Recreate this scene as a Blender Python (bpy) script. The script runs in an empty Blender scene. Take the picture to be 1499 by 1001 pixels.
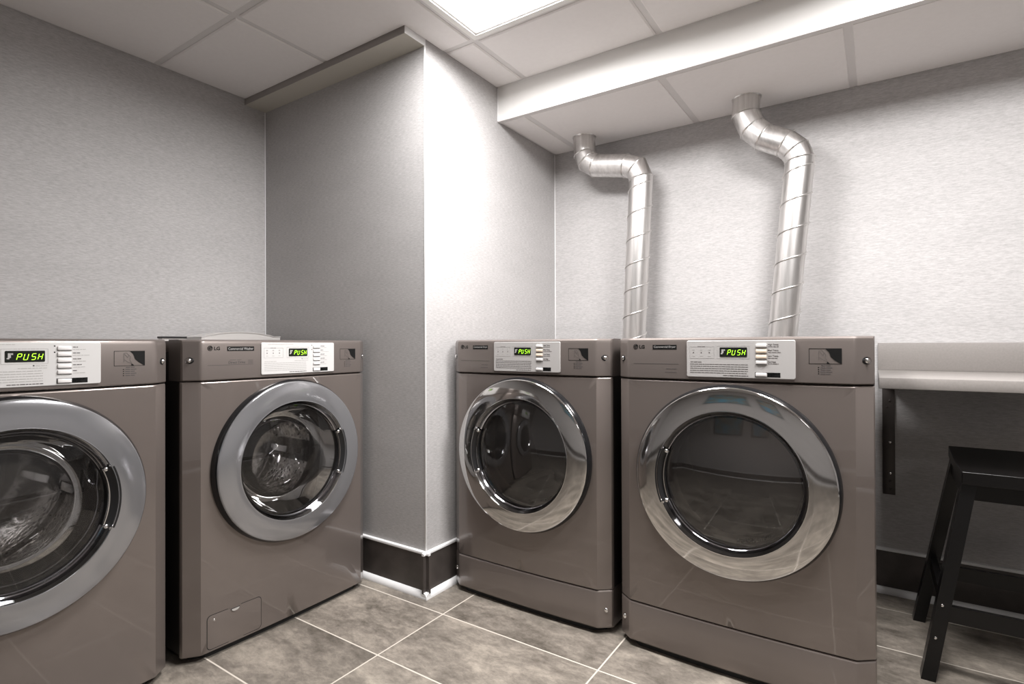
import bpy, bmesh, math, random
from mathutils import Matrix, Vector
random.seed(7)
C = bpy.context.scene.collection
PI = math.pi

# ------------------------------------------------------------------ helpers
class MB:
    """collects geometry with several materials and links it as ONE mesh object"""
    def __init__(s):
        s.v, s.f, s.m, s.mats = [], [], [], []
    def mat(s, m):
        if m not in s.mats: s.mats.append(m)
        return s.mats.index(m)
    def face(s, pts, m):
        b = len(s.v); s.v += [tuple(p) for p in pts]
        s.f.append(list(range(b, b + len(pts)))); s.m.append(s.mat(m))
    def grid(s, rows, m, closed=False):
        """rows: list of equal length point lists"""
        b = len(s.v); n = len(rows[0]); k = s.mat(m)
        for r in rows: s.v += [tuple(p) for p in r]
        for i in range(len(rows) - 1):
            for j in range(n if closed else n - 1):
                j2 = (j + 1) % n
                s.f.append([b + i*n + j, b + i*n + j2, b + (i+1)*n + j2, b + (i+1)*n + j]); s.m.append(k)
        return b
    def loft(s, rows, m):
        """closed outlines stacked, capped at both ends"""
        b = s.grid(rows, m, True); n = len(rows[0]); k = s.mat(m)
        s.f.append([b + j for j in range(n)][::-1]); s.m.append(k)
        e = b + (len(rows) - 1)*n
        s.f.append([e + j for j in range(n)]); s.m.append(k)
    def box(s, a, c, m, bev=0.0):
        x0, y0, z0 = a; x1, y1, z1 = c
        if bev <= 0:
            o = lambda z: [(x0,y0,z),(x1,y0,z),(x1,y1,z),(x0,y1,z)]
            s.loft([o(z0), o(z1)], m); return
        def o(z, i, bb=bev):
            q = []
            for cx, cy, a0 in ((x1-bb, y1-bb, 0), (x0+bb, y1-bb, 1), (x0+bb, y0+bb, 2), (x1-bb, y0+bb, 3)):
                for t in range(3):
                    a_ = (a0 + t/2)*PI/2
                    q.append((cx + (bb-i)*math.cos(a_), cy + (bb-i)*math.sin(a_), z))
            return q
        h = bev*.3
        s.loft([o(z0, bev*.999), o(z0+h, h), o(z0+bev, 0), o(z1-bev, 0), o(z1-h, h), o(z1, bev*.999)], m)
    def prism(s, poly, d0, d1, m, axis='z'):
        f = {'z': lambda p, d: (p[0], p[1], d), 'y': lambda p, d: (p[0], d, p[1]), 'x': lambda p, d: (d, p[0], p[1])}[axis]
        s.loft([[f(p, d0) for p in poly], [f(p, d1) for p in poly]], m)
    def lathe(s, prof, cx, cz, m, n=96, a0=0.0, a1=2*PI):
        """profile (r, y) revolved about the machine's front to back axis"""
        full = abs(a1 - a0 - 2*PI) < 1e-6
        cnt = n if full else n + 1
        rows = []
        for r, y in prof:
            rows.append([(cx + r*math.cos(a0 + (a1-a0)*i/n), y, cz + r*math.sin(a0 + (a1-a0)*i/n)) for i in range(cnt)])
        s.grid(rows, m, full)
    def tube(s, path, r, m, n=16, caps=True):
        path = [Vector(p) for p in path]; rows = []
        ref = Vector((0, 1, 0))
        for i, p in enumerate(path):
            if i == 0: t = path[1] - p
            elif i == len(path) - 1: t = p - path[-2]
            else: t = (path[i+1] - p).normalized() + (p - path[i-1]).normalized()
            t.normalize()
            a = ref - t*ref.dot(t)
            if a.length < 1e-3: a = Vector((1, 0, 0)) - t*t.x
            a.normalize(); b = t.cross(a)
            k = 1.0
            if 0 < i < len(path) - 1:
                k = 1/max(.5, math.cos((path[i+1]-p).angle(p-path[i-1])/2))
            rr = r[i] if isinstance(r, (list, tuple)) else r
            # mitre: stretch in the bend plane
            bd = None
            if k > 1.0005:
                bd = ((path[i+1]-p).normalized() - (p-path[i-1]).normalized()).normalized()
            row = []
            for j in range(n):
                w = 2*PI*j/n; o = a*math.cos(w) + b*math.sin(w)
                if bd is not None: o = o + bd*(o.dot(bd)*(k-1))
                row.append(p + o*rr)
            rows.append(row)
        if caps: s.loft(rows, m)
        else: s.grid(rows, m, True)
    def ball(s, c, r, m, n=12, sc=(1,1,1)):
        rows = []
        for i in range(n//2 + 1):
            t = PI*i/(n//2); t = min(max(t, .02), PI-.02)
            rows.append([(c[0]+sc[0]*r*math.sin(t)*math.cos(2*PI*j/n), c[1]+sc[1]*r*math.sin(t)*math.sin(2*PI*j/n), c[2]+sc[2]*r*math.cos(t)) for j in range(n)])
        s.loft(rows, m)
    def mesh(s, me, mx, m):
        b = len(s.v); k = s.mat(m)
        s.v += [tuple(mx @ v.co) for v in me.vertices]
        for p in me.polygons:
            s.f.append([b + i for i in p.vertices]); s.m.append(k)
    def build(s, name, parent=None, angle=35, smooth=True, weld=True):
        me = bpy.data.meshes.new(name)
        me.from_pydata(s.v, [], s.f)
        for m in s.mats: me.materials.append(m)
        for p, k in zip(me.polygons, s.m): p.material_index = k
        bm = bmesh.new(); bm.from_mesh(me)
        if weld: bmesh.ops.remove_doubles(bm, verts=bm.verts, dist=1e-5)
        bmesh.ops.recalc_face_normals(bm, faces=bm.faces)
        bm.to_mesh(me); bm.free()
        if smooth:
            for p in me.polygons: p.use_smooth = True
            me.set_sharp_from_angle(angle=math.radians(angle))
        o = bpy.data.objects.new(name, me); C.objects.link(o)
        if parent: o.parent = parent
        return o

def text_mesh(body, size, extrude=.0002, bold=0.0):
    cu = bpy.data.curves.new('lettering', 'FONT'); cu.body = body; cu.size = size; cu.extrude = extrude
    cu.offset = bold; cu.resolution_u = 3
    ob = bpy.data.objects.new('lettering', cu); C.objects.link(ob)
    dg = bpy.context.evaluated_depsgraph_get(); dg.update()
    me = bpy.data.meshes.new_from_object(ob.evaluated_get(dg))
    bpy.data.objects.remove(ob); bpy.data.curves.remove(cu)
    return me

def put_text(mb, body, x0, x1, z0, z1, y, m, bold=0.0):
    """lettering on a front face (facing -y), fitted into the box x0..x1, z0..z1"""
    me = text_mesh(body, 1.0, .02, bold)
    xs = [v.co.x for v in me.vertices]; ys = [v.co.y for v in me.vertices]
    sx = (x1-x0)/(max(xs)-min(xs)); sy = (z1-z0)/(max(ys)-min(ys))
    mx = Matrix(((sx, 0, 0, x0 - min(xs)*sx), (0, 0, -.006, 0 if callable(y) else y), (0, sy, 0, z0 - min(ys)*sy), (0, 0, 0, 1)))
    if callable(y):
        mx = Matrix(((sx, 0, 0, x0 - min(xs)*sx), (0, 0, -.006, 0), (0, sy, 0, z0 - min(ys)*sy), (0, 0, 0, 1)))
        me.transform(mx)
        for v in me.vertices: v.co.y += y(v.co.x)
        mx = Matrix.Identity(4)
    mb.mesh(me, mx, m)
    bpy.data.meshes.remove(me)

def thing(name, label, cat, loc=(0,0,0), rotz=0.0, group=None):
    o = bpy.data.objects.new(name, None); C.objects.link(o)
    o.empty_display_size = .1
    o.location = loc; o.rotation_euler = (0, 0, rotz)
    o['label'] = label; o['category'] = cat
    if group: o['group'] = group
    return o
def struct(o):
    o['kind'] = 'structure'; return o

# ------------------------------------------------------------------ materials
def newmat(name):
    m = bpy.data.materials.new(name); m.use_nodes = True
    nt = m.node_tree; b = nt.nodes['Principled BSDF']
    return m, nt, b
def simple(name, col, rough=.5, metal=0.0, coat=0.0, coat_r=.1, spec=.5, noise=0.0, nscale=20):
    m, nt, b = newmat(name)
    b.inputs['Base Color'].default_value = (*col, 1)
    b.inputs['Roughness'].default_value = rough; b.inputs['Metallic'].default_value = metal
    b.inputs['Coat Weight'].default_value = coat; b.inputs['Coat Roughness'].default_value = coat_r
    b.inputs['Specular IOR Level'].default_value = spec
    if noise:
        tc = nt.nodes.new('ShaderNodeTexCoord'); n = nt.nodes.new('ShaderNodeTexNoise')
        n.inputs['Scale'].default_value = nscale; n.inputs['Detail'].default_value = 4
        nt.links.new(tc.outputs['Object'], n.inputs['Vector'])
        mx = nt.nodes.new('ShaderNodeMix'); mx.data_type = 'RGBA'
        mx.inputs['A'].default_value = (*[c*(1-noise) for c in col], 1)
        mx.inputs['B'].default_value = (*[min(1, c*(1+noise)) for c in col], 1)
        nt.links.new(n.outputs['Fac'], mx.inputs['Factor'])
        nt.links.new(mx.outputs['Result'], b.inputs['Base Color'])
    return m
def emit(name, col, st):
    m, nt, b = newmat(name)
    b.inputs['Base Color'].default_value = (*col, 1)
    b.inputs['Emission Color'].default_value = (*col, 1); b.inputs['Emission Strength'].default_value = st
    return m
def glass(name, tint, ior=1.5, rough=.02, film=0.0):
    m, nt, b = newmat(name); nt.nodes.remove(b)
    out = nt.nodes['Material Output']
    t = nt.nodes.new('ShaderNodeBsdfTransparent'); t.inputs[0].default_value = (*tint, 1)
    g = nt.nodes.new('ShaderNodeBsdfGlossy'); g.inputs['Roughness'].default_value = rough
    fr = nt.nodes.new('ShaderNodeFresnel'); fr.inputs['IOR'].default_value = ior
    mx = nt.nodes.new('ShaderNodeMixShader')
    nt.links.new(fr.outputs[0], mx.inputs[0]); nt.links.new(t.outputs[0], mx.inputs[1]); nt.links.new(g.outputs[0], mx.inputs[2])
    df = nt.nodes.new('ShaderNodeBsdfDiffuse'); df.inputs[0].default_value = (.55, .50, .475, 1)
    m2 = nt.nodes.new('ShaderNodeMixShader'); m2.inputs[0].default_value = film
    nt.links.new(mx.outputs[0], m2.inputs[1]); nt.links.new(df.outputs[0], m2.inputs[2])
    nt.links.new(m2.outputs[0], out.inputs['Surface'])
    return m

def wallpaper():
    m, nt, b = newmat('woven_wallpaper')
    tc = nt.nodes.new('ShaderNodeTexCoord')
    def noise(scale, detail=3, rough=.6):
        mp = nt.nodes.new('ShaderNodeMapping'); mp.inputs['Scale'].default_value = scale
        n = nt.nodes.new('ShaderNodeTexNoise'); n.inputs['Scale'].default_value = 1; n.inputs['Detail'].default_value = detail
        n.inputs['Roughness'].default_value = rough
        nt.links.new(tc.outputs['Object'], mp.inputs['Vector']); nt.links.new(mp.outputs[0], n.inputs['Vector'])
        return n
    fib = noise((48, 48, 380)); fine = noise((150, 150, 700), 2); big = noise((3, 3, 9), 3)
    a = nt.nodes.new('ShaderNodeMath'); a.operation = 'MULTIPLY_ADD'; a.inputs[1].default_value = .7
    nt.links.new(fib.outputs['Fac'], a.inputs[0])
    a2 = nt.nodes.new('ShaderNodeMath'); a2.operation = 'MULTIPLY'; a2.inputs[1].default_value = .3
    nt.links.new(fine.outputs['Fac'], a2.inputs[0]); nt.links.new(a2.outputs[0], a.inputs[2])
    r = nt.nodes.new('ShaderNodeValToRGB')
    r.color_ramp.elements[0].position = .36; r.color_ramp.elements[0].color = (.425, .412, .409, 1)
    r.color_ramp.elements[1].position = .66; r.color_ramp.elements[1].color = (.595, .581, .577, 1)
    nt.links.new(a.outputs[0], r.inputs['Fac'])
    mx = nt.nodes.new('ShaderNodeMix'); mx.data_type = 'RGBA'; mx.blend_type = 'MULTIPLY'; mx.inputs['Factor'].default_value = .18
    nt.links.new(r.outputs['Color'], mx.inputs['A']); nt.links.new(big.outputs['Fac'], mx.inputs['B'])
    nt.links.new(mx.outputs['Result'], b.inputs['Base Color'])
    bp = nt.nodes.new('ShaderNodeBump'); bp.inputs['Strength'].default_value = .30; bp.inputs['Distance'].default_value = .0009
    nt.links.new(a.outputs[0], bp.inputs['Height']); nt.links.new(bp.outputs[0], b.inputs['Normal'])
    b.inputs['Roughness'].default_value = .55; b.inputs['Specular IOR Level'].default_value = .35
    return m

def floor_tile():
    m, nt, b = newmat('stone_floor_tile')
    tc = nt.nodes.new('ShaderNodeTexCoord')
    mp = nt.nodes.new('ShaderNodeMapping'); mp.inputs['Location'].default_value = (1.295 + .605*20, -1.168 + .3066*30, 0)
    nt.links.new(tc.outputs['Object'], mp.inputs['Vector'])
    br = nt.nodes.new('ShaderNodeTexBrick'); br.offset = 0; br.squash = 1
    br.inputs['Scale'].default_value = 1; br.inputs['Brick Width'].default_value = .605; br.inputs['Row Height'].default_value = .3066
    br.inputs['Mortar Size'].default_value = .0026; br.inputs['Mortar Smooth'].default_value = .1; br.inputs['Bias'].default_value = 0
    br.inputs['Color1'].default_value = (.80, .80, .80, 1); br.inputs['Color2'].default_value = (1.0, 1.0, 1.0, 1)
    br.inputs['Mortar'].default_value = (.5, .5, .5, 1)
    nt.links.new(mp.outputs[0], br.inputs['Vector'])
    # a different patch of stone in every tile
    def noise(sc, det, rough, dist=0.0, vscale=(1,1,1), rot=0):
        mm = nt.nodes.new('ShaderNodeMapping'); mm.inputs['Scale'].default_value = vscale; mm.inputs['Rotation'].default_value = (0,0,rot)
        ad = nt.nodes.new('ShaderNodeVectorMath'); ad.operation = 'MULTIPLY_ADD'
        ad.inputs[1].default_value = (37, 53, 11)
        nt.links.new(br.outputs['Color'], ad.inputs[0]); nt.links.new(tc.outputs['Object'], ad.inputs[2])
        nt.links.new(ad.outputs[0], mm.inputs['Vector'])
        n = nt.nodes.new('ShaderNodeTexNoise'); n.inputs['Scale'].default_value = sc; n.inputs['Detail'].default_value = det
        n.inputs['Roughness'].default_value = rough; n.inputs['Distortion'].default_value = dist
        nt.links.new(mm.outputs[0], n.inputs['Vector']); return n
    cloud = noise(4.2, 7, .62, .6, (1, 1.6, 1), .3); fine = noise(22, 9, .8, .3, (1, 1.8, 1), .5)
    add = nt.nodes.new('ShaderNodeMath'); add.operation = 'MULTIPLY_ADD'; add.inputs[1].default_value = .50
    s2 = nt.nodes.new('ShaderNodeMath'); s2.operation = 'MULTIPLY'; s2.inputs[1].default_value = .50
    nt.links.new(fine.outputs['Fac'], s2.inputs[0]); nt.links.new(cloud.outputs['Fac'], add.inputs[0]); nt.links.new(s2.outputs[0], add.inputs[2])
    r = nt.nodes.new('ShaderNodeValToRGB'); e = r.color_ramp.elements
    e[0].position = .36; e[0].color = (.082, .070, .056, 1); e[1].position = .66; e[1].color = (.43, .38, .318, 1)
    k = r.color_ramp.elements.new(.5); k.color = (.215, .189, .160, 1)
    nt.links.new(add.outputs[0], r.inputs['Fac'])
    mx = nt.nodes.new('ShaderNodeMix'); mx.data_type = 'RGBA'; mx.blend_type = 'MULTIPLY'; mx.inputs['Factor'].default_value = 1
    nt.links.new(r.outputs['Color'], mx.inputs['A']); nt.links.new(br.outputs['Color'], mx.inputs['B'])
    gm = nt.nodes.new('ShaderNodeMix'); gm.data_type = 'RGBA'; gm.inputs['B'].default_value = (.62, .57, .50, 1)
    nt.links.new(br.outputs['Fac'], gm.inputs['Factor']); nt.links.new(mx.outputs['Result'], gm.inputs['A'])
    nt.links.new(gm.outputs['Result'], b.inputs['Base Color'])
    b.inputs['Roughness'].default_value = .42
    bp = nt.nodes.new('ShaderNodeBump'); bp.inputs['Strength'].default_value = .35; bp.inputs['Distance'].default_value = .002; bp.invert = True
    hh = nt.nodes.new('ShaderNodeMath'); hh.operation = 'MULTIPLY_ADD'; hh.inputs[1].default_value = -.25
    nt.links.new(add.outputs[0], hh.inputs[0]); nt.links.new(br.outputs['Fac'], hh.inputs[2])
    nt.links.new(hh.outputs[0], bp.inputs['Height']); nt.links.new(bp.outputs[0], b.inputs['Normal'])
    return m

def base_tile():
    m = simple('dark_base_tile', (.066, .056, .051), .38, noise=.55, nscale=14)
    return m
def perforated(name, col):
    m, nt, b = newmat(name)
    b.inputs['Metallic'].default_value = 1; b.inputs['Roughness'].default_value = .22
    tc = nt.nodes.new('ShaderNodeTexCoord'); v = nt.nodes.new('ShaderNodeTexVoronoi'); v.inputs['Scale'].default_value = 60
    nt.links.new(tc.outputs['Object'], v.inputs['Vector'])
    r = nt.nodes.new('ShaderNodeValToRGB'); r.color_ramp.elements[0].position = .20; r.color_ramp.elements[0].color = (.02, .02, .02, 1)
    r.color_ramp.elements[1].position = .27; r.color_ramp.elements[1].color = (*col, 1)
    nt.links.new(v.outputs['Distance'], r.inputs['Fac']); nt.links.new(r.outputs['Color'], b.inputs['Base Color'])
    bp = nt.nodes.new('ShaderNodeBump'); bp.inputs['Strength'].default_value = .5; bp.inputs['Distance'].default_value = .003
    nt.links.new(v.outputs['Distance'], bp.inputs['Height']); nt.links.new(bp.outputs[0], b.inputs['Normal'])
    return m
def duct_metal():
    m, nt, b = newmat('galvanised_steel')
    b.inputs['Metallic'].default_value = 1
    tc = nt.nodes.new('ShaderNodeTexCoord')
    mp = nt.nodes.new('ShaderNodeMapping'); mp.inputs['Scale'].default_value = (70, 70, 3)
    n = nt.nodes.new('ShaderNodeTexNoise'); n.inputs['Scale'].default_value = 1; n.inputs['Detail'].default_value = 4
    nt.links.new(tc.outputs['Object'], mp.inputs['Vector']); nt.links.new(mp.outputs[0], n.inputs['Vector'])
    r = nt.nodes.new('ShaderNodeValToRGB'); r.color_ramp.elements[0].position = .3; r.color_ramp.elements[0].color = (.60, .585, .57, 1)
    r.color_ramp.elements[1].position = .7; r.color_ramp.elements[1].color = (.80, .785, .77, 1)
    nt.links.new(n.outputs['Fac'], r.inputs['Fac']); nt.links.new(r.outputs['Color'], b.inputs['Base Color'])
    b.inputs['Roughness'].default_value = .36
    bp = nt.nodes.new('ShaderNodeBump'); bp.inputs['Strength'].default_value = .12; bp.inputs['Distance'].default_value = .001
    nt.links.new(n.outputs['Fac'], bp.inputs['Height']); nt.links.new(bp.outputs[0], b.inputs['Normal'])
    return m
def speckled(name, col, k=.12, rough=.4):
    return simple(name, col, rough, noise=k, nscale=160)

M_wall = wallpaper(); M_floor = floor_tile(); M_base = base_tile()
M_ctile = simple('ceiling_tile', (.80, .775, .765), .8, noise=.03, nscale=60)
M_grid = simple('ceiling_grid', (.66, .64, .63), .5)
M_white = simple('white_paint', (.83, .82, .80), .5)
M_trimw = simple('white_trim', (.85, .85, .85), .35)
M_ledgeshade = simple('shaded_ledge_edge', (.32, .295, .28), .5)  # darker than the ledge's beige: shade on its front face put into the colour
M_beige = simple('beige_paint', (.50, .475, .42), .6)
M_taupe = simple('taupe_enamel', (.205, .174, .158), .33, .5, coat=.9, coat_r=.03, noise=.03, nscale=3)
M_console = simple('taupe_console', (.182, .156, .143), .36, .5, coat=.3, coat_r=.1)
M_cab = simple('dark_cabinet_paint', (.03, .026, .024), .45, .2)
M_black = simple('black_plastic', (.012, .012, .013), .35)
M_rubber = simple('black_rubber', (.018, .018, .018), .7)
M_chrome = simple('door_chrome', (.62, .61, .60), .08, 1.0)
M_chromed = simple('satin_grey_chrome', (.36, .36, .375), .15, .7)
M_bright = simple('bright_chrome', (.85, .85, .86), .08, 1.0)
M_dchrome = simple('dark_chrome', (.42, .42, .45), .07, 1.0)
M_darkside = simple('gloss_black', (.012, .012, .013), .12)
M_steel = perforated('drum_steel', (.62, .60, .58))
M_dsteel = simple('dryer_drum_grey', (.50, .47, .45), .35, .4)
M_lip = simple('lip_grey', (.72, .70, .68), .3, .5)
M_collar = simple('polished_collar', (.85, .82, .79), .18, .85)
M_glassw = glass('clear_door_glass', (.90, .90, .90), 1.65, film=.012)
M_glassd = glass('tinted_door_glass', (.80, .78, .77), 2.0, film=.017)
M_panel = simple('silver_panel', (.50, .485, .475), .4, .15)
M_panelw = simple('pale_silver_panel', (.64, .63, .62), .4, .1)
M_btn = simple('button_white', (.80, .78, .77), .35)
M_btnw = simple('button_warm_white', (.84, .70, .56), .35)
M_ink = simple('grey_ink', (.10, .09, .088), .6, spec=.2)
M_inkd = simple('dark_ink', (.008, .008, .008), .5, spec=.2)
M_inkl = simple('light_ink', (.42, .41, .40), .5)
M_lcd = simple('display_black', (.008, .010, .008), .15)
M_green = emit('green_digits', (.42, 1.0, .03), 1.6)
M_screw = simple('screw_chrome', (.85, .84, .83), .15, 1.0)
M_duct = duct_metal()
M_counter = speckled('speckled_laminate', (.235, .217, .204), .14, .4)
M_stool = simple('black_lacquer', (.004, .0036, .0036), .3, spec=.35)
M_bracket = simple('brown_steel', (.055, .046, .042), .4, .3)
M_light = emit('lamp_diffuser', (1.0, .978, .970), 3.0)
M_light2 = emit('dimmer_lamp_diffuser', (1.0, .978, .970), 2.0)

# ------------------------------------------------------------------ measures of the room
XL, YP, XP, YB, ZC = -2.504, 1.541, -1.438, 2.556, 2.145
YS, ZS = 2.027, 1.989                      # soffit front and underside
XR, YF = 2.45, -1.5                       # walls behind the viewer
H = .965
T = .12

def wall_box(name, a, c, m=None):
    mb = MB(); mb.box(a, c, m or M_wall)
    return struct(mb.build(name, smooth=False))
fl = MB(); fl.box((XL-T, YF-T, -.1), (XR+T, YB+T, 0), M_floor); struct(fl.build('floor', smooth=False))
wall_box('wall_left', (XL-T, YF-T, 0), (XL, YB+T, 2.5))
wall_box('wall_back', (XL, YB, 0), (XR, YB+T, 2.5))
wall_box('wall_right', (XR, YF-T, 0), (XR+T, YB+T, 2.5))
wall_box('wall_front', (XL, YF-T, 0), (XR, YF, 2.5))
wall_box('wall_pillar', (XL, YP, 0), (XP, YB, 2.35))

# ceiling: a grid plane with tiles that hang a few millimetres below it
def tile(mb, x0, x1, y0, y1, z, m, d=.010, bev=.006):
    o = lambda i, zz: [(x0+i, y0+i, zz), (x1-i, y0+i, zz), (x1-i, y1-i, zz), (x0+i, y1-i, zz)]
    mb.loft([o(bev, z-d), o(0, z-d+.004), o(0, z+.004)], m)
GX = [-1.287 + .61*k for k in range(-2, 7)]; GY = [1.6585 - .61*k for k in range(0, 8)]
LX0, LX1, LY0, LY1 = -1.287, -.677, 1.0485, 1.6585        # cell of the lamp
LAMPS = [(LX0, LX1, LY0, LY1), (-.067, .543, 1.0485, 1.6585), (1.153, 1.763, -.7815, -.1715)]
ce = MB(); ZG = ZC + .004; TD = .006
def slabs(x0, x1, y0, y1, holes):
    """the grid plane with the lamp cells left open"""
    if not holes: ce.box((x0, y0, ZG), (x1, y1, ZG+.05), M_grid); return
    a, b_, c, d = holes[0]; rest = holes[1:]
    for r_ in ((x0, a, y0, y1), (b_, x1, y0, y1), (a, b_, y0, c), (a, b_, d, y1)):
        if r_[1]-r_[0] < 1e-6 or r_[3]-r_[2] < 1e-6: continue
        sub = [h for h in rest if h[0] < r_[1]-1e-6 and h[1] > r_[0]+1e-6 and h[2] < r_[3]-1e-6 and h[3] > r_[2]+1e-6]
        sub = [(max(h[0], r_[0]), min(h[1], r_[1]), max(h[2], r_[2]), min(h[3], r_[3])) for h in sub]
        slabs(*r_, sub)
slabs(XL-T, XR+T, YF-T, YB+T, LAMPS)
w = .012
xe = [XL] + GX[1:] + [XR]; xe = [x for x in xe if XL <= x <= XR]
ye = [YF] + sorted([y for y in GY if y > YF]) + [YS+.002]
for i in range(len(xe)-1):
    for j in range(len(ye)-1):
        x0, x1, y0, y1 = xe[i], xe[i+1], ye[j], ye[j+1]
        if any(abs(x0-l[0]) < .01 and abs(y0-l[2]) < .01 for l in LAMPS): continue
        xm = (x0+x1)/2
        if xm < XP and y0 > 1.5:
            if x1 > XP: tile(ce, XP, x1-w, y0+w, y1-w, ZG, M_ctile, TD)
            continue
        if xm < XP and y1 > 1.44:
            if x1 > XP:                      # the tile notched round the pillar
                def L_(i, zz): return [(x0+w+i, y0+w+i, zz), (x1-w-i, y0+w+i, zz), (x1-w-i, y1-w-i, zz), (XP+i, y1-w-i, zz), (XP+i, 1.434-i, zz), (x0+w+i, 1.434-i, zz)]
                ce.loft([L_(.005, ZG-TD), L_(0, ZG-TD+.004), L_(0, ZG+.004)], M_ctile); continue
            y1 = 1.434+w
        tile(ce, x0+w, x1-w, y0+w, y1-w, ZG, M_ctile, TD)
struct(ce.build('ceiling', angle=20))

# dropped soffit over the dryers
so = MB()
so.box((XP+.001, YS, ZS+.006), (XR, YB, ZG), M_white)
so.box((XP+.001, YS-.002, ZS), (XR, YS+.022, ZS+.0059), M_grid)
so.box((XP+.001, YS+.022, ZS+.003), (XR, YB, ZS+.0059), M_grid)
sx = [XP] + [-1.293 + .612*k for k in range(0, 7)]
for i in range(len(sx)-1):
    tile(so, sx[i]+w, sx[i+1]-w, YS+.024, YB-.002, ZS+.004, M_ctile, d=.004, bev=.003)
struct(so.build('wall_soffit', angle=20))

# ledge at the head of the pillar
t1 = MB(); t1.box((XL, 1.436, 2.1185), (XP, YP, ZG), M_beige); t1.box((XL, 1.434, 2.1187), (XP, 1.4359, ZG), M_ledgeshade)
t1.box((XP-.004, 1.4345, 2.119), (XP+.001, YP+.004, ZG-.001), M_trimw)
struct(t1.build('trim_1', smooth=False))
# corner beads
def bead(name, a, c):
    mb = MB(); mb.box(a, c, M_trimw, .0008); struct(mb.build(name))
bead('trim_2', (XP-.004, YP-.0015, .17), (XP+.0015, YP+.004, 2.118))
bead('trim_3', (XL, YP-.005, .17), (XL+.004, YP-.001, 2.118))
bead('trim_4', (XP+.001, YB-.004, .17), (XP+.005, YB, ZS))
bead('trim_5', (XP, YS-.004, ZS+.002), (XP+.004, YS+.0, ZG-.006))

def baseboard(name, p, q, n):
    """p, q: ends on the wall line; n: outward normal"""
    p, q, n = Vector((*p, 0)), Vector((*q, 0)), Vector((*n, 0))
    mb = MB()
    def prof(pr, m):
        rows = [[e + n*d + Vector((0,0,z)) for d, z in pr] for e in (p, q)]
        mb.loft(rows, m)
    prof([(0, .02), (.009, .02), (.009, .163), (0, .163)], M_base)
    prof([(0, .163), (.011, .163), (.012, .166), (.010, .172), (0, .174)], M_trimw)
    prof([(0, 0), (.024, 0), (.0245, .008), (.020, .018), (.013, .024), (.0, .026)], M_trimw)
    return struct(mb.build(name, angle=50))
baseboard('baseboard_pillar', (XL, YP), (XP+.024, YP), (0, -1))
baseboard('baseboard_side', (XP, YP-.024), (XP, YB), (1, 0))
baseboard('baseboard_back', (XP, YB), (XR, YB), (0, -1))
baseboard('baseboard_left', (XL, YF), (XL, YP), (1, 0))
baseboard('baseboard_front', (XL, YF), (XR, YF), (0, 1))
baseboard('baseboard_right', (XR, YF), (XR, YB), (-1, 0))

# ceiling lamp panel
def lamp(x0, x1, y0, y1, label, m, watts, spread):
    t = thing('ceiling_light', label, 'ceiling light', ((x0+x1)/2, (y0+y1)/2, ZG-.01), 0, 'ceiling light panels')
    hw, hh = (x1-x0)/2-.010, (y1-y0)/2-.010
    fr = MB(); b = .022; z0, z1 = .000, .03
    for (a, c) in (((-hw,-hh,z0),(hw,-hh+b,z1)), ((-hw,hh-b,z0),(hw,hh,z1)), ((-hw,-hh+b,z0),(-hw+b,hh-b,z1)), ((hw-b,-hh+b,z0),(hw,hh-b,z1))):
        fr.box(a, c, M_white)
    g = .008
    for (a, c) in (((-hw+b,-hh+b,.004),(hw-b,-hh+b+g,z1)), ((-hw+b,hh-b-g,.004),(hw-b,hh-b,z1)), ((-hw+b,-hh+b+g,.004),(-hw+b+g,hh-b-g,z1)), ((hw-b-g,-hh+b+g,.004),(hw-b,hh-b-g,z1))):
        fr.box(a, c, M_grid)
    fr.build('frame', t, smooth=False)
    df = MB(); df.box((-hw+b+g,-hh+b+g,.008), (hw-b-g,hh-b-g,.02), m); df.build('diffuser', t, smooth=False)
    la = bpy.data.lights.new('lamp_light', 'AREA'); la.shape = 'RECTANGLE'; la.size = 2*(hw-b-g)-.01; la.size_y = 2*(hh-b-g)-.01
    la.energy = watts; la.spread = math.radians(spread); la.color = (1.0, .978, .970)
    lo = bpy.data.objects.new('lamp_light', la); C.objects.link(lo); lo.parent = t; lo.location = (0, 0, .006)
    return t
lamp(*LAMPS[0], 'glowing white square ceiling light panel in the ceiling, cut off by the top edge', M_light, 33, 174)
lamp(*LAMPS[1], 'white square ceiling light panel over the counter side, above the top edge of the picture', M_light, 41, 174)
lamp(*LAMPS[2], 'white square ceiling light panel behind the viewer, outside the picture', M_light2, 5, 174)

# ------------------------------------------------------------------ laundry machines
SEG = {'P': 'abefg', 'U': 'bcdef', 'S': 'acdfg', 'H': 'bcefg'}
def seven(mb, ch, x, z, w_, h_, y, m, sl=.22, t=.17):
    t = t*w_; hx = w_; hz = h_/2
    def bar(x0, z0, x1, z1):
        d = Vector((x1-x0, 0, z1-z0)); L = d.length; d /= L; nrm = Vector((-d.z, 0, d.x))
        p0 = Vector((x0, 0, z0)) + d*t*.35; p1 = Vector((x1, 0, z1)) - d*t*.35
        pts = [p0, p0 + d*t*.5 + nrm*t*.5, p1 - d*t*.5 + nrm*t*.5, p1, p1 - d*t*.5 - nrm*t*.5, p0 + d*t*.5 - nrm*t*.5]
        mb.prism([(x + p.x + sl*p.z, z + p.z) for p in pts], y, y-.0004, m, 'y')
    S = {'a': (0,h_,hx,h_), 'b': (hx,hz,hx,h_), 'c': (hx,0,hx,hz), 'd': (0,0,hx,0), 'e': (0,0,0,hz), 'f': (0,hz,0,h_), 'g': (0,hz,hx,hz)}
    for s in SEG[ch]: bar(*S[s])

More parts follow.
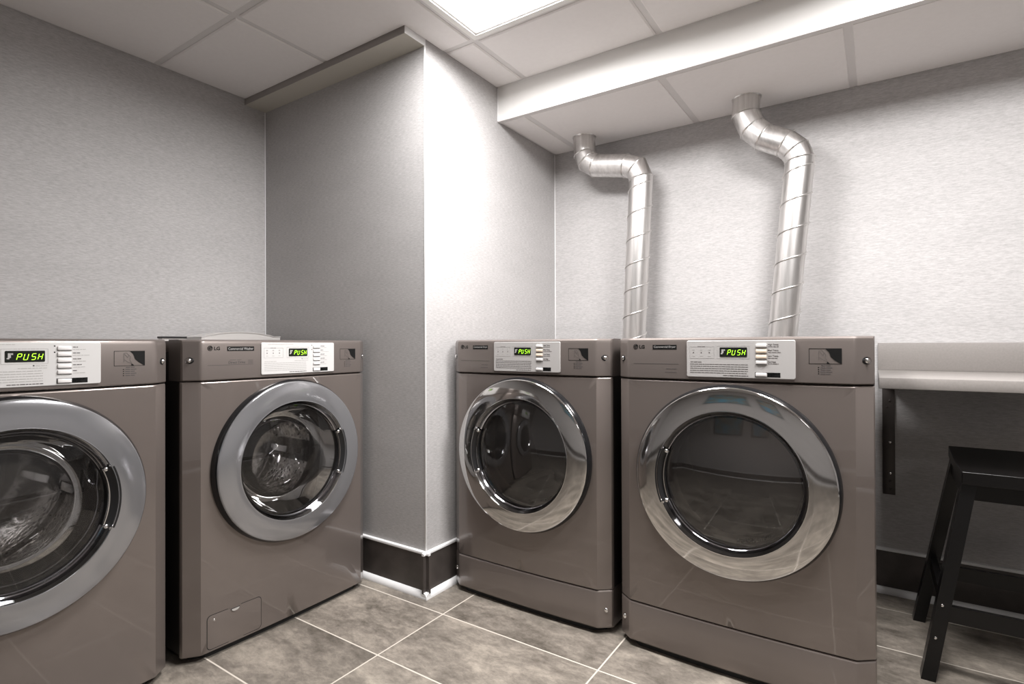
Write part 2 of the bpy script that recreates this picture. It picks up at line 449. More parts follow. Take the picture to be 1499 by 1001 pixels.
def rrect(x0, x1, z0, z1, r, n=5):
    pts = []
    for cx, cz, a in ((x1-r, z1-r, 0), (x0+r, z1-r, 1), (x0+r, z0+r, 2), (x1-r, z0+r, 3)):
        for i in range(n+1):
            w_ = (a + i/n)*PI/2; pts.append((cx + r*math.cos(w_), cz + r*math.sin(w_)))
    return pts

def machine(kind, label, loc, rotz, W, group, D, top_extras=False):
    washer = kind == 'washer'
    t = thing('washing_machine' if washer else 'clothes_dryer', label, 'washing machine' if washer else 'dryer', loc, rotz, group)
    hw = W/2; CH = .042; CD = .034; Wf = hw - CH; BOW = .008
    k = W/.70
    def yf(u):
        a = abs(u)
        if a <= Wf: return -BOW*(1-(u/Wf)**2)
        return CD*(a-Wf)/CH
    us = [-hw, -hw+.003] + [-Wf - .006, -Wf-.002, -Wf + .004] + [-Wf + .012 + (2*Wf-.024)*i/14 for i in range(15)] + [Wf-.004, Wf+.002, Wf+.006, hw-.003, hw]
    def outline(z, off=0.0, back=.11, inset=0.0):
        f = 1 - inset/hw
        pts = [(u*f, yf(u) + off + (.004 if abs(u) == hw else 0), z) for u in us]
        return pts + [(hw*f, back, z), (-hw*f, back, z)]
    ZT = .8500; ZB = .022 if washer else .1490
    cu, cz, rh = 0.0, .5675, .268
    # front panel with the round door opening
    fp = MB(); N = 120
    angs = sorted(set([2*PI*i/N for i in range(N)] + [math.atan2(z-cz, u-cu) % (2*PI) for u in (-Wf, Wf) for z in (ZB, ZT)]))
    rows = [[], [], [], [], []]
    for a in angs:
        c, s = math.cos(a), math.sin(a)
        tx = (Wf/abs(c)) if abs(c) > 1e-9 else 1e9
        tz = ((ZT-cz) if s > 0 else (cz-ZB))/abs(s) if abs(s) > 1e-9 else 1e9
        R = min(tx, tz)
        for i, q in enumerate((-1, 0, .35, .7, 1)):
            if q < 0: u, z = cu + rh*c, cz + rh*s; rows[0].append((u, .03, z)); continue
            r = rh + (R-rh)*q; u, z = cu + r*c, cz + r*s
            rows[i].append((u, yf(u), z))
    fp.grid(rows, M_taupe, True)
    for sg in (-1, 1):
        fr = [u for u in us if u*sg >= Wf-1e-9]
        fr = sorted(fr + [sg*Wf], key=lambda u: abs(u))
        fp.grid([[(u, yf(u) + (.004 if abs(u) == hw else 0), z) for u in fr] + [(sg*hw, .045, z)] for z in (ZB, .3, .6, ZT)], M_taupe)
    edge = [(u, yf(u) + (.004 if abs(u) == hw else 0)) for u in us]
    fp.grid([[(u, y, ZT) for u, y in edge], [(u, y+.0010, ZT+.0022) for u, y in edge], [(u, y+.0038, ZT+.0046) for u, y in edge], [(u, y+.010, ZT+.0052) for u, y in edge], [(u, y+.03, ZT+.0052) for u, y in edge]], M_taupe)
    fp.grid([[(u, y, ZB) for u, y in edge], [(u, y+.002, ZB-.002) for u, y in edge], [(u, y+.03, ZB-.002) for u, y in edge]], M_taupe)
    front = fp.build('front_panel', t, 25)
    # cabinet shell
    cb = MB()
    cb.box((-hw+.003, .046, .025), (-hw+.012, D, .945), M_cab); cb.box((hw-.012, .046, .025), (hw-.003, D, .945), M_cab)
    cb.box((-hw+.012, D-.01, .025), (hw-.012, D, .945), M_cab); cb.box((-hw+.012, .046, .025), (hw-.012, D-.01, .035), M_cab)
    cb.box((-hw+.012, .10, .845), (hw-.012, D-.01, .85), M_black)
    cb.build('cabinet', t, smooth=False)
    tp = MB(); tp.box((-hw+.002, .10, .946), (hw-.002, D, .982), M_console, .005); tp.build('top_panel', t)
    pl = MB(); ins = .03
    pl.loft([[(u*(1-ins/hw), yf(u)+.016, z) for u in us] + [(hw-ins, D-.03, z), (-hw+ins, D-.03, z)] for z in (0, .0245)], M_rubber)
    pl.build('plinth', t)
    if not washer:
        sk = MB()
        sk.loft([outline(.020, .002), outline(.024, -.001), outline(.1385, -.001), outline(.1412, .0002), outline(.1440, .0034), outline(.1448, .009)], M_taupe)
        skirt = sk.build('kick_panel', t, 25)
        for sg in (-1, 1):
            sc = MB(); u = sg*(hw-.018); y = yf(u) - .001
            sc.ball((u, y-.0015, .080), .0075, M_screw, 12, (1, .5, 1))
            sc.build('screw', skirt)
    # console block
    co = MB()
    co.loft([outline(.8575, .004), outline(.8585, .0005), outline(.861, -.003), outline(.970, -.003), outline(.979, -.0005), outline(.9835, .005), outline(.985, .014)], M_console)
    def fy(u): return yf(u) - .003
    # printing on the console
    def fl_rect(mb, x0, x1, z0, z1, m, e=.0004, y=None):
        n = 6
        fr = [(x0 + (x1-x0)*i/n) for i in range(n+1)]
        rr = [[(u, (fy(u) if y is None else y) - e, z) for u in fr] for z in (z0, z1)]
        mb.grid(rr, m)
        mb.grid([[(u, (fy(u) if y is None else y) + .0005, z0) for u in fr], rr[0]], m); mb.grid([rr[1], [(u, (fy(u) if y is None else y) + .0005, z1) for u in fr]], m)
    fl_rect(co, -.2895*k, -.1455*k, .9043, .9055, M_ink)
    if washer:
        put_text(co, 'Direct Drive', -.226*k, -.172*k, .9085, .9165, lambda u: fy(u)-.0003, M_ink, .015)
        for q in range(3): fl_rect(co, -.163*k, -.146*k, .9085+q*.0045, .9100+q*.0045, M_ink)
        fl_rect(co, -.222*k, -.203*k, .9195, .9207, M_ink); fl_rect(co, -.199*k, -.185*k, .9195, .9207, M_ink)
    else:
        fl_rect(co, -.183*k, -.168*k, .8892, .8908, M_ink); fl_rect(co, -.166*k, -.151*k, .8892, .8908, M_ink); fl_rect(co, -.187*k, -.151*k, .8790, .8806, M_ink)
    console = co.build('console', t, 25)
    for sg in (-1, 1):
        sc = MB(); u = sg*(hw-.017); y = fy(u)
        sc.ball((u, y-.002, .9205), .0062, M_screw, 14, (1, .6, 1))
        ring = [(u + .0098*math.cos(2*PI*i/20), .9205 + .0098*math.sin(2*PI*i/20)) for i in range(20)]
        rows = [[(px_, yf(px_) - .0036, pz) for px_, pz in ring], [(u+(px_-u)*.55, yf(px_)-.0028, .9205+(pz-.9205)*.55) for px_, pz in ring]]
        sc.grid(rows, M_black, True)
        sc.build('screw', console)
    lg = MB(); ec = (-.282*k, .9577); er = .0081
    yy = fy(ec[0]) - .0004
    disc = [(ec[0] + er*math.cos(2*PI*i/40), ec[1] + er*math.sin(2*PI*i/40)) for i in range(40)]
    lg.prism(disc, fy(ec[0]) + .001, yy, M_inkd, 'y')
    def strip(pts, wd, m, y):
        L, R = [], []
        for i, p in enumerate(pts):
            q0 = Vector(pts[max(0, i-1)]); q1 = Vector(pts[min(len(pts)-1, i+1)])
            d = (q1-q0).normalized(); nr = Vector((-d.y, d.x))*wd/2
            L.append((p[0]+nr.x, y, p[1]+nr.y)); R.append((p[0]-nr.x, y, p[1]-nr.y))
        lg.grid([L, R], m)
    y2 = yy - .0003
    strip([(ec[0] + er*.72*math.cos(a), ec[1] + er*.72*math.sin(a)) for a in [PI*.42 + (PI*1.58)*i/24 for i in range(25)]] , .0011, M_console, y2)
    strip([(ec[0] + er*.72, ec[1]), (ec[0]+er*.25, ec[1])], .0011, M_console, y2)
    strip([(ec[0]-er*.02, ec[1]+er*.42), (ec[0]-er*.02, ec[1]-er*.36)], .0011, M_console, y2)
    strip([(ec[0]-er*.02, ec[1]-er*.36), (ec[0]+er*.28, ec[1]-er*.36)], .0011, M_console, y2)
    put_text(lg, 'LG', -.2702*k, -.2525*k, .9518, .9628, lambda u: fy(u)-.0003, M_inkd, .03)
    lg.build('brand_logo', console, smooth=False)
    bd = MB(); bx0, bx1 = (-.2305, -.1425) if washer else (-.226, -.1505)
    bx0 *= k; bx1 *= k
    fl_rect(bd, bx0, bx1, .9487, .9632, M_inkd)
    put_text(bd, 'Commercial Washer' if washer else 'Commercial Dryer', bx0+.004, bx1-.003, .9520, .9603, lambda u: fy(u)-.0006, M_inkl)
    bd.build('model_badge', console, smooth=False)
    # payment pictogram: a hand with a card, dark corner
    pg = MB(); px0, px1, pz0, pz1 = .2035*k, .2790*k, .9112, .9523
    P = lambda a, b_: (px0 + (px1-px0)*a, pz0 + (pz1-pz0)*b_)
    def poly(pts, m, e=.0004):
        pg.face([(x, fy(x)-e, z) for x, z in pts], m)
    for (a0, b0, a1, b1) in ((0,0,1,.025), (0,.975,1,1), (0,0,.014,1), (.986,0,1,1)):
        (x0, z0), (x1, z1) = P(a0, b0), P(a1, b1); fl_rect(pg, x0, x1, z0, z1, M_inkd)
    poly([P(.50,1), P(.53,.93), P(.60,.80), P(.635,.66), P(.67,.45), P(.78,.25), P(.90,.10), P(1,0), P(1,1)], M_inkd, .0006)
    poly([P(.55,.0), P(.66,.0), P(.60,.10), P(.555,.17)], M_inkd, .0006)
    def pl_(pts):
        for (a, b_), (c, d) in zip(pts, pts[1:]):
            A, B = Vector(P(a, b_)), Vector(P(c, d)); dd = (B-A).normalized(); nr = Vector((-dd.y, dd.x))*.0004
            poly([A+nr, B+nr, B-nr, A-nr], M_ink, .0007)
    pl_([(.31,.85), (.40,.86), (.52,.62), (.50,.40), (.56,.20)]); pl_([(.33,.78), (.44,.55), (.47,.72)]); pl_([(.31,.85), (.31,.25)]); pl_([(.33,.42), (.44,.25), (.55,.17)])
    for q in range(5):
        z = .9062 - q*.0056; o = 0 if q else .008
        fl_rect(pg, (.2245+o*.9)*k, (.2275+o)*k, z, z+.0022, M_inkd if q else M_ink)
        fl_rect(pg, (.2305+o*.4)*k, (.2420)*k, z, z+.0024, M_ink); fl_rect(pg, .2435*k, (.2535+(q % 2)*.004)*k, z, z+.0024, M_ink)
    pg.build('instruction_pictogram', console, smooth=False)
    # silver control plate
    Q0, Q1, ZP0, ZP1 = -.1190*k, .1720*k, .8680, .9752
    yp = fy(0) - .0022
    cp = MB(); mp_ = M_panelw if washer else M_panel
    out = rrect(Q0, Q1, ZP0, ZP1, .005)
    inn = rrect(Q0+.0012, Q1-.0012, ZP0+.0012, ZP1-.0012, .004)
    cp.loft([[(x, .004, z) for x, z in out], [(x, yp+.0009, z) for x, z in out], [(x, yp, z) for x, z in inn]], mp_)
    def flat(mb, x0, x1, z0, z1, m, e=.0003):
        mb.box((x0, yp-e, z0), (x1, yp+.0002, z1), m)
    dx = .006 if washer else 0.0
    lgd = cp
    def frame(x0, x1, z0, z1, g0=None, g1=None):
        h = .0005
        flat(lgd, x0, x1, z0-h, z0+h, M_inkl); flat(lgd, x0-h, x0+h, z0, z1, M_inkl); flat(lgd, x1-h, x1+h, z0, z1, M_inkl)
        if g0: flat(lgd, x0, g0, z1-h, z1+h, M_inkl); flat(lgd, g1, x1, z1-h, z1+h, M_inkl)
        else: flat(lgd, x0, x1, z1-h, z1+h, M_inkl)
    def words(x0, x1, z, h, m, lo=.004, hi=.013):
        x = x0
        while x < x1 - .002:
            w_ = min(random.uniform(lo, hi), x1-x); flat(lgd, x*1, x+w_, z, z+h, m); x += w_ + .0013
    frame((-.031+dx)*k, (.056+dx)*k, .9235, .9595, (-.010+dx)*k, (.040+dx)*k)
    words((-.009+dx)*k, (.039+dx)*k, .9588, .0013, M_inkl)
    if washer:
        words(-.095*k, .0*k, .9695, .0012, M_inkl)
        flat(lgd, (.033)*k, (.036)*k, .9175, .9200, M_inkd); words(.038*k, .060*k, .9178, .0014, M_inkl)
        words(.005*k, .060*k, .9118, .0016, M_inkl)
        words(-.108*k, -.065*k, .9108, .0017, M_inkl)
        for zz in (.9650, .9495): flat(lgd, .0735*k, .0765*k, zz, zz+.0028, M_inkd)
    else:
        words(-.108*k, -.076*k, .9112, .0020, M_ink)
    frame(-.110*k, -.040*k, .9240, .9575, -.088*k, -.062*k); words(-.087*k, -.063*k, .9568, .0014, M_ink)
    for c_ in (-.099, -.0765, -.0535):
        flat(lgd, (c_-.003)*k, (c_+.003)*k, .9465, .9512, M_inkl); flat(lgd, (c_-.0015)*k, (c_+.0015)*k, .9380, .9415, M_ink); flat(lgd, (c_-.004)*k, (c_+.004)*k, .9295, .9310, M_inkl)
    for q in range(5):
        words(-.109*k, .052*k, .9050 - q*.0062, .0017, M_ink if not washer else M_inkl)
    words(-.015*k, .053*k, .8732, .0020, M_ink)
    pend = []
    # buttons
    names = None if washer else ['High Temp.', 'Med Temp.', 'Low Temp.', 'No Heat']
    nb = 5 if washer else 4
    for q in range(nb):
        z = (.9590 - q*.0158) if not washer else (.9595 - q*.0150)
        bt = MB(); b0, b1 = (.0735, .1005) if not washer else (.0805, .1085)
        bt.box((b0*k, yp-.0034, z-.0035), (b1*k, yp+.0002, z+.0062), M_btnw if (not washer and q in (1, 2)) else M_btn, .0014)
        bt.box(((b0-.0006)*k, yp-.0008, z-.0050), ((b1+.0008)*k, yp+.0002, z-.0036), M_inkd)
        pend.append(bt)
        xt = (b1 + .0035)*k
        if names: put_text(lgd, names[q], xt, xt+(.0275 if q < 3 else .020)*k, z+.0010, z+.0062, yp-.0002, M_ink, .01)
        else: words(xt, xt+random.uniform(.010, .020), z+.003, .0020, M_ink, .006, .01)
        words(xt, xt+.027*k + (.008*k if q == 1 else 0), z-.0028, .0015, M_inkl if washer else M_ink)
    bt = MB(); b0, b1 = (.0725, .1005) if not washer else (.0805, .1085)
    bt.box((b0*k, yp-.0034, .8738), (b1*k, yp+.0002, .8840), M_btn, .0014)
    for (a, c) in (((b0-.001, .8722), (b1+.001, .8737)), ((b0-.001, .8841), (b1+.001, .8852)), ((b0-.0016, .8722), (b0-.0002, .8852))):
        bt.box((a[0]*k, yp-.0006, a[1]), (c[0]*k, yp+.0002, c[1]), M_inkd)
    pend.append(bt)
    flat(lgd, (b1+.0015)*k, (b1+.0345)*k, .8722, .8852, M_inkd)
    lx = (b1+.003)*k
    words(lx, lx+.026*k, .8805, .0016, M_inkl); words(lx, lx+.016*k, .8770, .0014, M_inkl); words(lx, lx+.018*k, .8740, .0012, M_inkl)
    plate = cp.build('control_panel', t, 25)
    for bt in pend: bt.build('button', plate)
    ds = MB(); ds.prism(rrect((-.0240+dx)*k, (.0500+dx)*k, .9280, .9552, .002), yp+.0002, yp-.0008, M_lcd, 'y')
    for (a, b_) in (((-.019, .9385), (-.0135, .9495)), ((-.014, .9455), (-.0095, .9495)), ((-.021, .9355), (-.016, .9385))):
        ds.box(((a[0]+dx)*k, yp-.0011, a[1]), ((b_[0]+dx)*k, yp-.0007, b_[1]), M_inkl)
    ds.build('display', plate, smooth=False)
    dg = MB(); x = -.0035
    for ch, gap in (('P', .0125), ('U', .0145), ('S', .0125), ('H', 0)):
        seven(dg, ch, (x+dx)*k, .9335, .0072*k, .0145, yp-.0009, M_green); x += gap
    dg.build('display_digits', plate, smooth=False)

    # door
    ro, ri = .272, .204
    dr = MB(); y0 = -.030
    face = [(ro+.001, y0+.004), (ro-.001, y0+.0008)]
    for i in range(9):
        q = i/8; r = ro - .003 - (ro-.003-ri-.003)*q
        face.append((r, y0 - .0085*math.sin(q*PI/2)**.9 if q > 0 else y0))
    face += [(ri+.0015, y0-.0085), (ri, y0-.009), (ri-.001, y0-.006)]
    dr.lathe(face, cu, cz, M_chromed if washer else M_chrome, 128)
    door = dr.build('door', t, 50)
    rm = MB(); rm.lathe([(ro+.001, y0+.004), (ro+.004, y0+.009), (ro+.008, -.012), (ro+.009, .012)], cu, cz, M_darkside, 128)
    rm.build('door_rim', door, 50)
    ir = MB()
    ir.lathe([(ri-.001, y0-.006), (ri-.003, y0-.002), (ri-.006, y0+.006)], cu, cz, M_bright, 128)
    ir.lathe([(ri-.006, y0+.006), (ri-.010, y0+.014), (ri-.014, y0+.020), (ri-.019, y0+.021)], cu, cz, M_dchrome, 128)
    ir.build('inner_rim', door, 50)
    rg = ri - .0135
    gl = MB(); prof = []
    dome = .020
    for i in range(13):
        q = i/12; r = rg*(1-q); prof.append((max(r, .0005), y0 + .0185 - dome*(1-(1-q)**2)))
    gl.lathe(prof, cu, cz, M_glassw if washer else M_glassd, 96)
    if washer:
        prof = []
        for r, y in ((.183, .000), (.174, .045), (.160, .085), (.145, .112), (.118, .128), (.08, .136), (.04, .139), (.0005, .140)): prof.append((r, y))
        gl.lathe(prof, cu, cz, M_glassw, 96)
    gl.build('door_glass', door, 60)
    # handle slot on the opening side
    sg = 1 if washer else -1
    ac = 0 if sg > 0 else PI
    hb = MB(); a0, a1 = ac-.40, ac+.40
    hb.lathe([(ri+.006, y0-.0092), (ri+.001, y0-.0085), (ri-.010, y0+.004), (ri-.018, y0+.008), (ri-.020, y0+.020)], cu, cz, M_black, 40, a0, a1)
    hb.lathe([(ri-.0165, y0+.001), (ri-.0185, y0+.001), (ri-.0185, y0+.010), (ri-.0165, y0+.010), (ri-.0165, y0+.001)], cu, cz, M_bright, 40, a0-.02, a1+.02)
    for a in (a0, a1): hb.ball((cu+(ri-.012)*math.cos(a), y0-.001, cz+(ri-.012)*math.sin(a)), .0065, M_bright, 12, (1, .8, 1))
    hb.build('handle', door, 40)

    # drum behind the door
    dm = MB()
    if washer:
        dm.lathe([(.225, .20), (.262, .215), (.268, .24), (.268, .50), (.255, .515)], cu, cz, M_steel, 96)
        dm.lathe([(.255, .515), (.20, .50), (.15, .512), (.10, .495), (.06, .505), (.045, .49), (.0005, .488)], cu, cz, M_bright, 96)
    else:
        dm.lathe([(.205, .06), (.268, .08), (.272, .11), (.272, .48), (.26, .495), (.15, .50), (.0005, .50)], cu, cz, M_dsteel, 96)
    drum = dm.build('drum', t, 40)
    for b_ in range(3):
        a = PI/2 + .35 + b_*2*PI/3; bm_ = MB()
        rad = Vector((math.cos(a), 0, math.sin(a))); tan = Vector((-math.sin(a), 0, math.cos(a)))
        rr = []
        for y in (.25 if washer else .13, .30, .42, .48):
            s_ = .75 if y in (.48, .25, .13) else 1
            row = []
            for uu, dd in ((-.045, 0), (-.030, .030), (-.012, .052), (.012, .052), (.030, .030), (.045, 0)):
                p = Vector((cu, y, cz)) + rad*(.267 - dd*s_) + tan*uu
                row.append(p)
            rr.append(row)
        bm_.loft(rr, M_bright if washer else M_dsteel)
        bm_.build('drum_baffle', drum, 40)
    gk = MB()
    if washer:
        gk.lathe([(.268, .03), (.235, .028), (.222, .04), (.215, .075), (.226, .10), (.214, .13), (.206, .17), (.214, .195), (.235, .205)], cu, cz, M_rubber, 96)
        gk.build('door_gasket', t, 60)
    else:
        gk.lathe([(.268, .03), (.24, .022), (.205, .010), (.190, .000), (.186, .002), (.178, .050), (.178, .075), (.205, .080)], cu, cz, M_collar, 96)
        for i in range(11):
            a = -PI/2 + .06 + (i+.5)*.05
            c0 = Vector((cu + .1792*math.cos(a), .034, cz + .1792*math.sin(a)))
            rd = Vector((math.cos(a), 0, math.sin(a))); tn = Vector((-math.sin(a), 0, math.cos(a)))
            pts = [c0 + tn*sx_*.003 + Vector((0, sy_*.008, 0)) - rd*(.0025+.002*sy_*.4) for sx_, sy_ in ((-1,-1),(1,-1),(1,1),(-1,1))]
            gk.loft([pts, [p + rd*.004 for p in pts]], M_black)
        gk.build('door_collar', t, 60)

    if washer:
        # service hatch low on the front
        hx0, hx1, hz0, hz1 = -.2895, -.1185, .0285, .1315
        yh = lambda u: yf(u) - .0012
        ht = MB()
        o1 = rrect(hx0, hx1, hz0, hz1, .012); o2 = rrect(hx0+.0015, hx1-.0015, hz0+.0015, hz1-.0015, .011); o3 = rrect(hx0-.0018, hx1+.0018, hz0-.0018, hz1+.0018, .013)
        ht.grid([[(x, yf(x)-.0004, z) for x, z in o3], [(x, yf(x)-.0004, z) for x, z in o1]], M_black, True)
        ht.loft([[(x, yf(x)+.002, z) for x, z in o1], [(x, yh(x)+.0004, z) for x, z in o1], [(x, yh(x), z) for x, z in o2]], M_taupe)
        hatch = ht.build('hatch', t, 25)
        kn = MB(); c = (-.204, 0, .1290)
        kn.prism([(c[0]+.0145*math.cos(a), c[2]+.0075*math.sin(a)) for a in [PI + PI*i/12 for i in range(13)]], yh(c[0])+.001, yh(c[0])-.0008, M_black, 'y')
        kn.prism([(c[0]+.0125*math.cos(a), c[2]-.002+.0075*math.sin(a)) for a in [PI + PI*i/12 for i in range(13)]], yh(c[0])+.001, yh(c[0])-.0016, M_lip, 'y')
        kn.build('finger_notch', hatch)
        lk = MB(); lk.ball((-.2695, yh(-.2695), .1150), .0042, M_screw, 12, (1, .6, 1)); lk.build('lock', hatch)
    if top_extras:
        ar = MB(); pts = []
        for i in range(17):
            q = i/16; u = -.045 + .315*q
            pts.append((u, .985 + .020*math.sin(PI*q)**.8 + .016 + .004*q if 0 < i < 16 else 1.0005 + .004*q))
        poly_ = [(-.045, .981)] + pts + [(.300, 1.0055), (.300, .981)]
        ar.prism(poly_, .53, .66, M_lip, 'y')
        top = MB()
        ar.grid([[(x, .527, z+.0012) for x, z in pts + [(.301, 1.0055)]], [(x, .661, z+.0012) for x, z in pts + [(.301, 1.0055)]]], M_lip)
        ar.grid([[(x, .527, z+.0012) for x, z in pts + [(.301, 1.0055)]], [(x, .527, z-.0016) for x, z in pts + [(.301, 1.0055)]]], M_lip)
        ar.build('rear_lid', t, 30)
        br = MB(); br.box((-.215, .47, .9815), (-.133, .50, .994), M_lip); br.box((-.216, .465, .994), (-.130, .505, 1.001), M_black)
        br.build('rear_bracket', t, smooth=False)
    return t

machine('washer', 'taupe front-load washing machine cut off by the left edge of the picture', (-1.712, .408, 0), PI/2, .70, 'washing machines along the left wall', .75)
machine('washer', 'taupe front-load washing machine with a small hatch low on its front, beside the pillar', (-1.712, 1.149, 0), PI/2, .70, 'washing machines along the left wall', .75, True)
machine('dryer', 'taupe front-load dryer in the corner, its side against the pillar', (-1.0715, 1.655, 0), 0, .676, 'dryers along the back wall', .68)
machine('dryer', 'taupe front-load dryer with dark mirrored round door, next to the counter and stool', (-.353, 1.655, 0), 0, .70, 'dryers along the back wall', .68)

# ------------------------------------------------------------------ exhaust ducts
def duct(label, pts, kinds, r=.0535):
    """pts: centre line from the soffit down; straight pieces and elbow gores"""
    y = 2.42
    t = thing('exhaust_duct', label, 'duct', (pts[0][0], y, pts[0][1]), 0, 'dryer exhaust ducts')
    P = [Vector((x - pts[0][0], 0, z - pts[0][1])) for x, z in pts]
    tmp = MB(); tmp.tube(P, r, M_duct, 40, caps=False)
    RW = [tmp.v[40*i:40*i+40] for i in range(len(P))]
    def seam(mb, p, d, r_, th=.0028):
        d = d.normalized(); a = Vector((0,1,0)); b = d.cross(a)
        ring = [p + (a*math.cos(2*PI*i/32) + b*math.sin(2*PI*i/32))*r_ for i in range(33)]
        rows = []
        for q in range(7):
            w_ = 2*PI*q/6
            rows.append([p + (a*math.cos(2*PI*i/32) + b*math.sin(2*PI*i/32))*(r_ + th*math.cos(w_)) + d*th*math.sin(w_) for i in range(32)])
        mb.grid(rows, M_duct, True)
    for name, idx in kinds:
        mb = MB(); seg = [P[i] for i in idx]
        mb.grid([RW[i] for i in range(idx[0], idx[-1]+1)], M_duct, True)
        if name == 'ceiling_collar':
            seam(mb, P[idx[0]] + Vector((0,0,-.003)), Vector((0,0,1)), r+.001, .004)
        if name == 'elbow':
            for i in idx:
                q0 = P[max(0, i-1)]; q1 = P[min(len(P)-1, i+1)]
                d = (P[i]-q0).normalized() + (q1-P[i]).normalized()
                seam(mb, P[i], d, r+.001)
        o = mb.build(name, t, 40)
        if name == 'riser_pipe':
            a, b = seg[0], seg[-1]; d = (b-a); L = d.length; d.normalize()
            u = Vector((0,1,0)); v = d.cross(u)
            pitch = .118; n = int(L/pitch*28); sp = MB(); path = []
            for i in range(n):
                s_ = .02 + i*pitch/28
                if s_ > L: break
                w_ = 2*PI*s_/pitch + .9
                path.append(a + d*s_ + (u*math.cos(w_) + v*math.sin(w_))*(r+.0008))
            sp.tube(path, .0034, M_duct, 8); sp.build('spiral_seam', o, 60)
    return t
duct('silver spiral exhaust duct nearer the pillar, rising behind the corner dryer',
     [(-1.1925, ZS+.003), (-1.1895, 1.905), (-1.172, 1.866), (-1.131, 1.838), (-.9735, 1.808), (-.922, 1.786), (-.9015, 1.735), (-.939, 1.013), (-.968, .42)],
     [('ceiling_collar', (0, 1)), ('elbow', (1, 2, 3)), ('offset_pipe', (3, 4)), ('elbow', (4, 5, 6)), ('riser_pipe', (6, 8))])
duct('silver spiral exhaust duct nearer the counter, with a sloping double elbow',
     [(-.4425, ZS+.003), (-.447, 1.922), (-.420, 1.858), (-.378, 1.814), (-.297, 1.770), (-.262, 1.735), (-.2465, 1.694), (-.312, 1.004), (-.366, .42)],
     [('ceiling_collar', (0, 1)), ('elbow', (1, 2, 3)), ('offset_pipe', (3, 4)), ('elbow', (4, 5, 6)), ('riser_pipe', (6, 8))])

# ------------------------------------------------------------------ counter, bracket, stool
ct = thing('folding_counter', 'grey speckled wall counter with backsplash beside the right dryer', 'counter', (.006, YB, .829))
cm = MB(); cm.box((0, -.585, 0), (1.75, -.0005, .0335), M_counter, .002); cm.build('worktop', ct)
bs = MB(); bs.box((0, -.0195, .0335), (1.75, -.0005, .1385), M_counter, .0015); bs.build('backsplash', ct)
def bracket(x, label):
    t = thing('shelf_bracket', label, 'bracket', (x, YB, .8285))
    a = MB(); a.box((-.020, -.006, -.447), (.020, -.0005, -.0005), M_bracket, .001); a.build('wall_plate', t)
    a = MB(); a.box((-.020, -.50, -.007), (.020, -.0065, -.001), M_bracket, .001); a.build('shelf_arm', t)
    for z in (-.085, -.11, -.19, -.245, -.27, -.365, -.395, -.425):
        s = MB(); s.ball((.004 if int(-z*1000) % 2 else -.006, -.0065, z), .0045, M_screw if z in (-.245, -.365) else M_bracket, 10, (1, .5, 1)); s.build('screw', t)
bracket(.0385, 'dark steel wall bracket under the left end of the counter')

st = thing('bar_stool', 'black wooden stool with splayed legs under the counter', 'stool', (.38, 2.17, 0))
sm = MB()
def seat_row(x, n=10):
    top = []; bot = []
    for i in range(n+1):
        q = i/n; y = -.18 + .345*q
        z = .600 + .020*q - .010*math.sin(PI*q)
        top.append((x, y, z)); bot.append((x, y, z - .036))
    return top + bot[::-1]
xs = [-.180, -.177, 0, .177, .180]
sm.loft([seat_row(x) for x in xs], M_stool); seat = sm.build('seat', st, 30); bv = seat.modifiers.new('bevel', 'BEVEL'); bv.width = .0025; bv.segments = 2; bv.limit_method = 'ANGLE'; bv.harden_normals = True
def leg(fx, fy_, tx, ty, zt):
    mb = MB(); a, b = .017, .022
    rows = [[(fx+sx_*a, fy_+sy_*b, 0) for sx_, sy_ in ((-1,-1),(1,-1),(1,1),(-1,1))], [(tx+sx_*a, ty+sy_*b, zt) for sx_, sy_ in ((-1,-1),(1,-1),(1,1),(-1,1))]]
    mb.loft(rows, M_stool); return mb.build('leg', st, 20)
for sx_ in (-1, 1):
    for sy_ in (-1, 1):
        lg_ = leg(sx_*.262, -.197 if sy_ < 0 else .200, sx_*.160, -.140 if sy_ < 0 else .135, .570 if sy_ < 0 else .580)
        if sx_ < 0 and sy_ < 0:
            for z, q in ((.122, .122/.57), (.215, .215/.57)):
                s = MB(); s.ball((-.262+.102*q - .004, -.197+.057*q-.0225, z), .0042, M_screw, 10, (1, .5, 1)); s.build('bolt', lg_)
def rail(a, b, h, w_):
    mb = MB(); a, b = Vector(a), Vector(b); d = (b-a).normalized(); n = Vector((-d.y, d.x, 0)).normalized()*w_/2
    rows = [[p + n + Vector((0,0,z_)) if s_ else p - n + Vector((0,0,z_)) for s_, z_ in ((0,-h/2),(1,-h/2),(1,h/2),(0,h/2))] for p in (a, b)]
    mb.loft(rows, M_stool); return mb
rail((-.225, -.178, .190), (.225, -.178, .190), .045, .018).build('rail', st, 20)
rail((-.225, .180, .190), (.225, .180, .190), .045, .018).build('rail', st, 20)
for sx_ in (-1, 1):
    rail((sx_*.222, -.16, .215), (sx_*.222, .165, .215), .045, .018).build('rail', st, 20)
    rail((sx_*.166, -.125, .545), (sx_*.166, .12, .552), .05, .018).build('rail', st, 20)
rail((-.15, -.138, .540), (.15, -.138, .540), .05, .018).build('rail', st, 20)
rail((-.15, .132, .552), (.15, .132, .552), .05, .018).build('rail', st, 20)

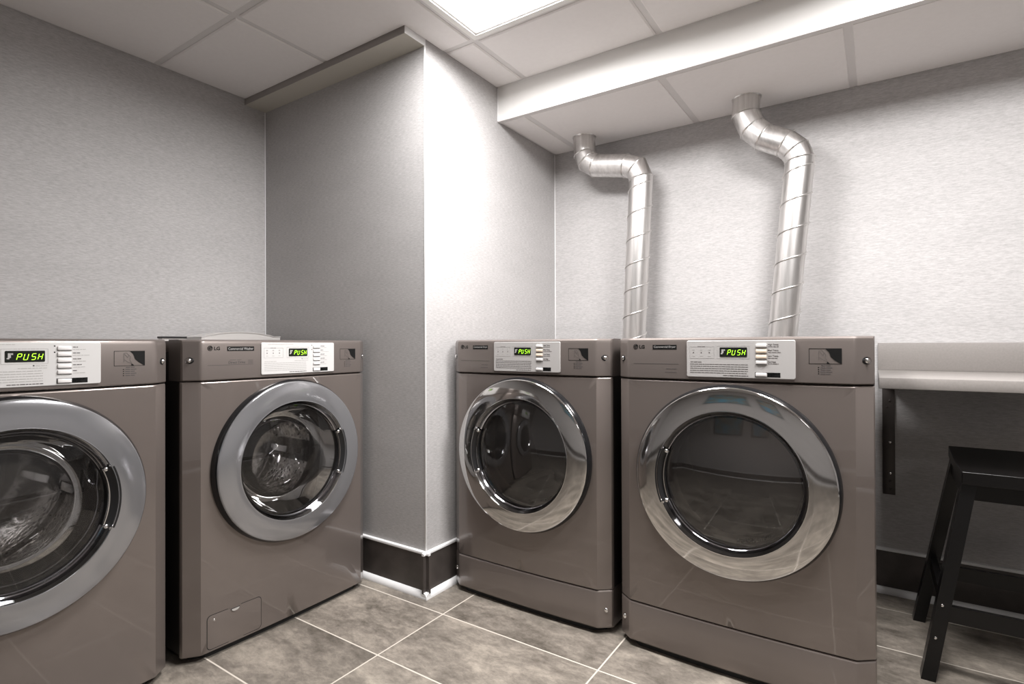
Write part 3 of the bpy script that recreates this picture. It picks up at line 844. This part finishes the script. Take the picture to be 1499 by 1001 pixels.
# framed pictures on the wall behind the viewer, seen mirrored in the dryer door
def art(name, sky, land):
    m, nt, b = newmat(name)
    tc = nt.nodes.new('ShaderNodeTexCoord'); n = nt.nodes.new('ShaderNodeTexNoise'); n.inputs['Scale'].default_value = 7; n.inputs['Detail'].default_value = 5
    nt.links.new(tc.outputs['Object'], n.inputs['Vector'])
    r = nt.nodes.new('ShaderNodeValToRGB'); r.color_ramp.elements[0].position = .42; r.color_ramp.elements[0].color = (*land, 1)
    r.color_ramp.elements[1].position = .6; r.color_ramp.elements[1].color = (*sky, 1)
    nt.links.new(n.outputs['Fac'], r.inputs['Fac']); nt.links.new(r.outputs['Color'], b.inputs['Base Color'])
    return m
def picture(x, z, w_, h_, label, m):
    t = thing('picture_frame', label, 'picture', (x, YF, z), 0, 'framed pictures behind the viewer')
    f = MB(); b = .03
    for (a, c) in (((-w_/2, .0005, -h_/2), (w_/2, .028, -h_/2+b)), ((-w_/2, .0005, h_/2-b), (w_/2, .028, h_/2)), ((-w_/2, .0005, -h_/2+b), (-w_/2+b, .028, h_/2-b)), ((w_/2-b, .0005, -h_/2+b), (w_/2, .028, h_/2-b))):
        f.box(a, c, M_black)
    f.build('frame', t, smooth=False)
    c = MB(); c.box((-w_/2+b, .0005, -h_/2+b), (w_/2-b, .018, h_/2-b), m); c.build('canvas', t, smooth=False)
picture(-1.05, 1.45, .8, .6, 'wide blue framed picture mirrored in the right dryer door', art('blue_art', (.10, .30, .42), (.22, .20, .15)))
picture(-.22, 1.45, .42, .6, 'narrow blue framed picture mirrored in the right dryer door', art('teal_art', (.12, .28, .40), (.32, .25, .17)))

# ------------------------------------------------------------------ world, camera, view
wd = bpy.data.worlds.new('World'); bpy.context.scene.world = wd; wd.use_nodes = True
wd.node_tree.nodes['Background'].inputs[0].default_value = (.5, .5, .5, 1); wd.node_tree.nodes['Background'].inputs[1].default_value = .0
yaw, pitch, roll, F = .592135, .005222, -.0038156, 792.19
cy, sy, cp_, sp_, cr, sr = math.cos(yaw), math.sin(yaw), math.cos(pitch), math.sin(pitch), math.cos(roll), math.sin(roll)
f = Vector((-sy, cy, 0)); r = Vector((cy, sy, 0)); u = Vector((0, 0, 1))
f2 = f*cp_ + u*sp_; u2 = -f*sp_ + u*cp_
r3 = r*cr + u2*sr; u3 = -r*sr + u2*cr
cam = bpy.data.cameras.new('camera'); co_ = bpy.data.objects.new('camera', cam); C.objects.link(co_)
cam.sensor_fit = 'HORIZONTAL'; cam.sensor_width = 36; cam.lens = F/1499*36; cam.clip_start = .02
mw = Matrix.Identity(4)
for i in range(3): mw[i][0] = r3[i]; mw[i][1] = u3[i]; mw[i][2] = -f2[i]
mw[2][3] = H
co_.matrix_world = mw
S = bpy.context.scene; S.camera = co_
S.view_settings.view_transform = 'Standard'; S.view_settings.look = 'None'
S.view_settings.exposure = 0.34; S.view_settings.gamma = 1.0; S.view_settings.use_curve_mapping = False
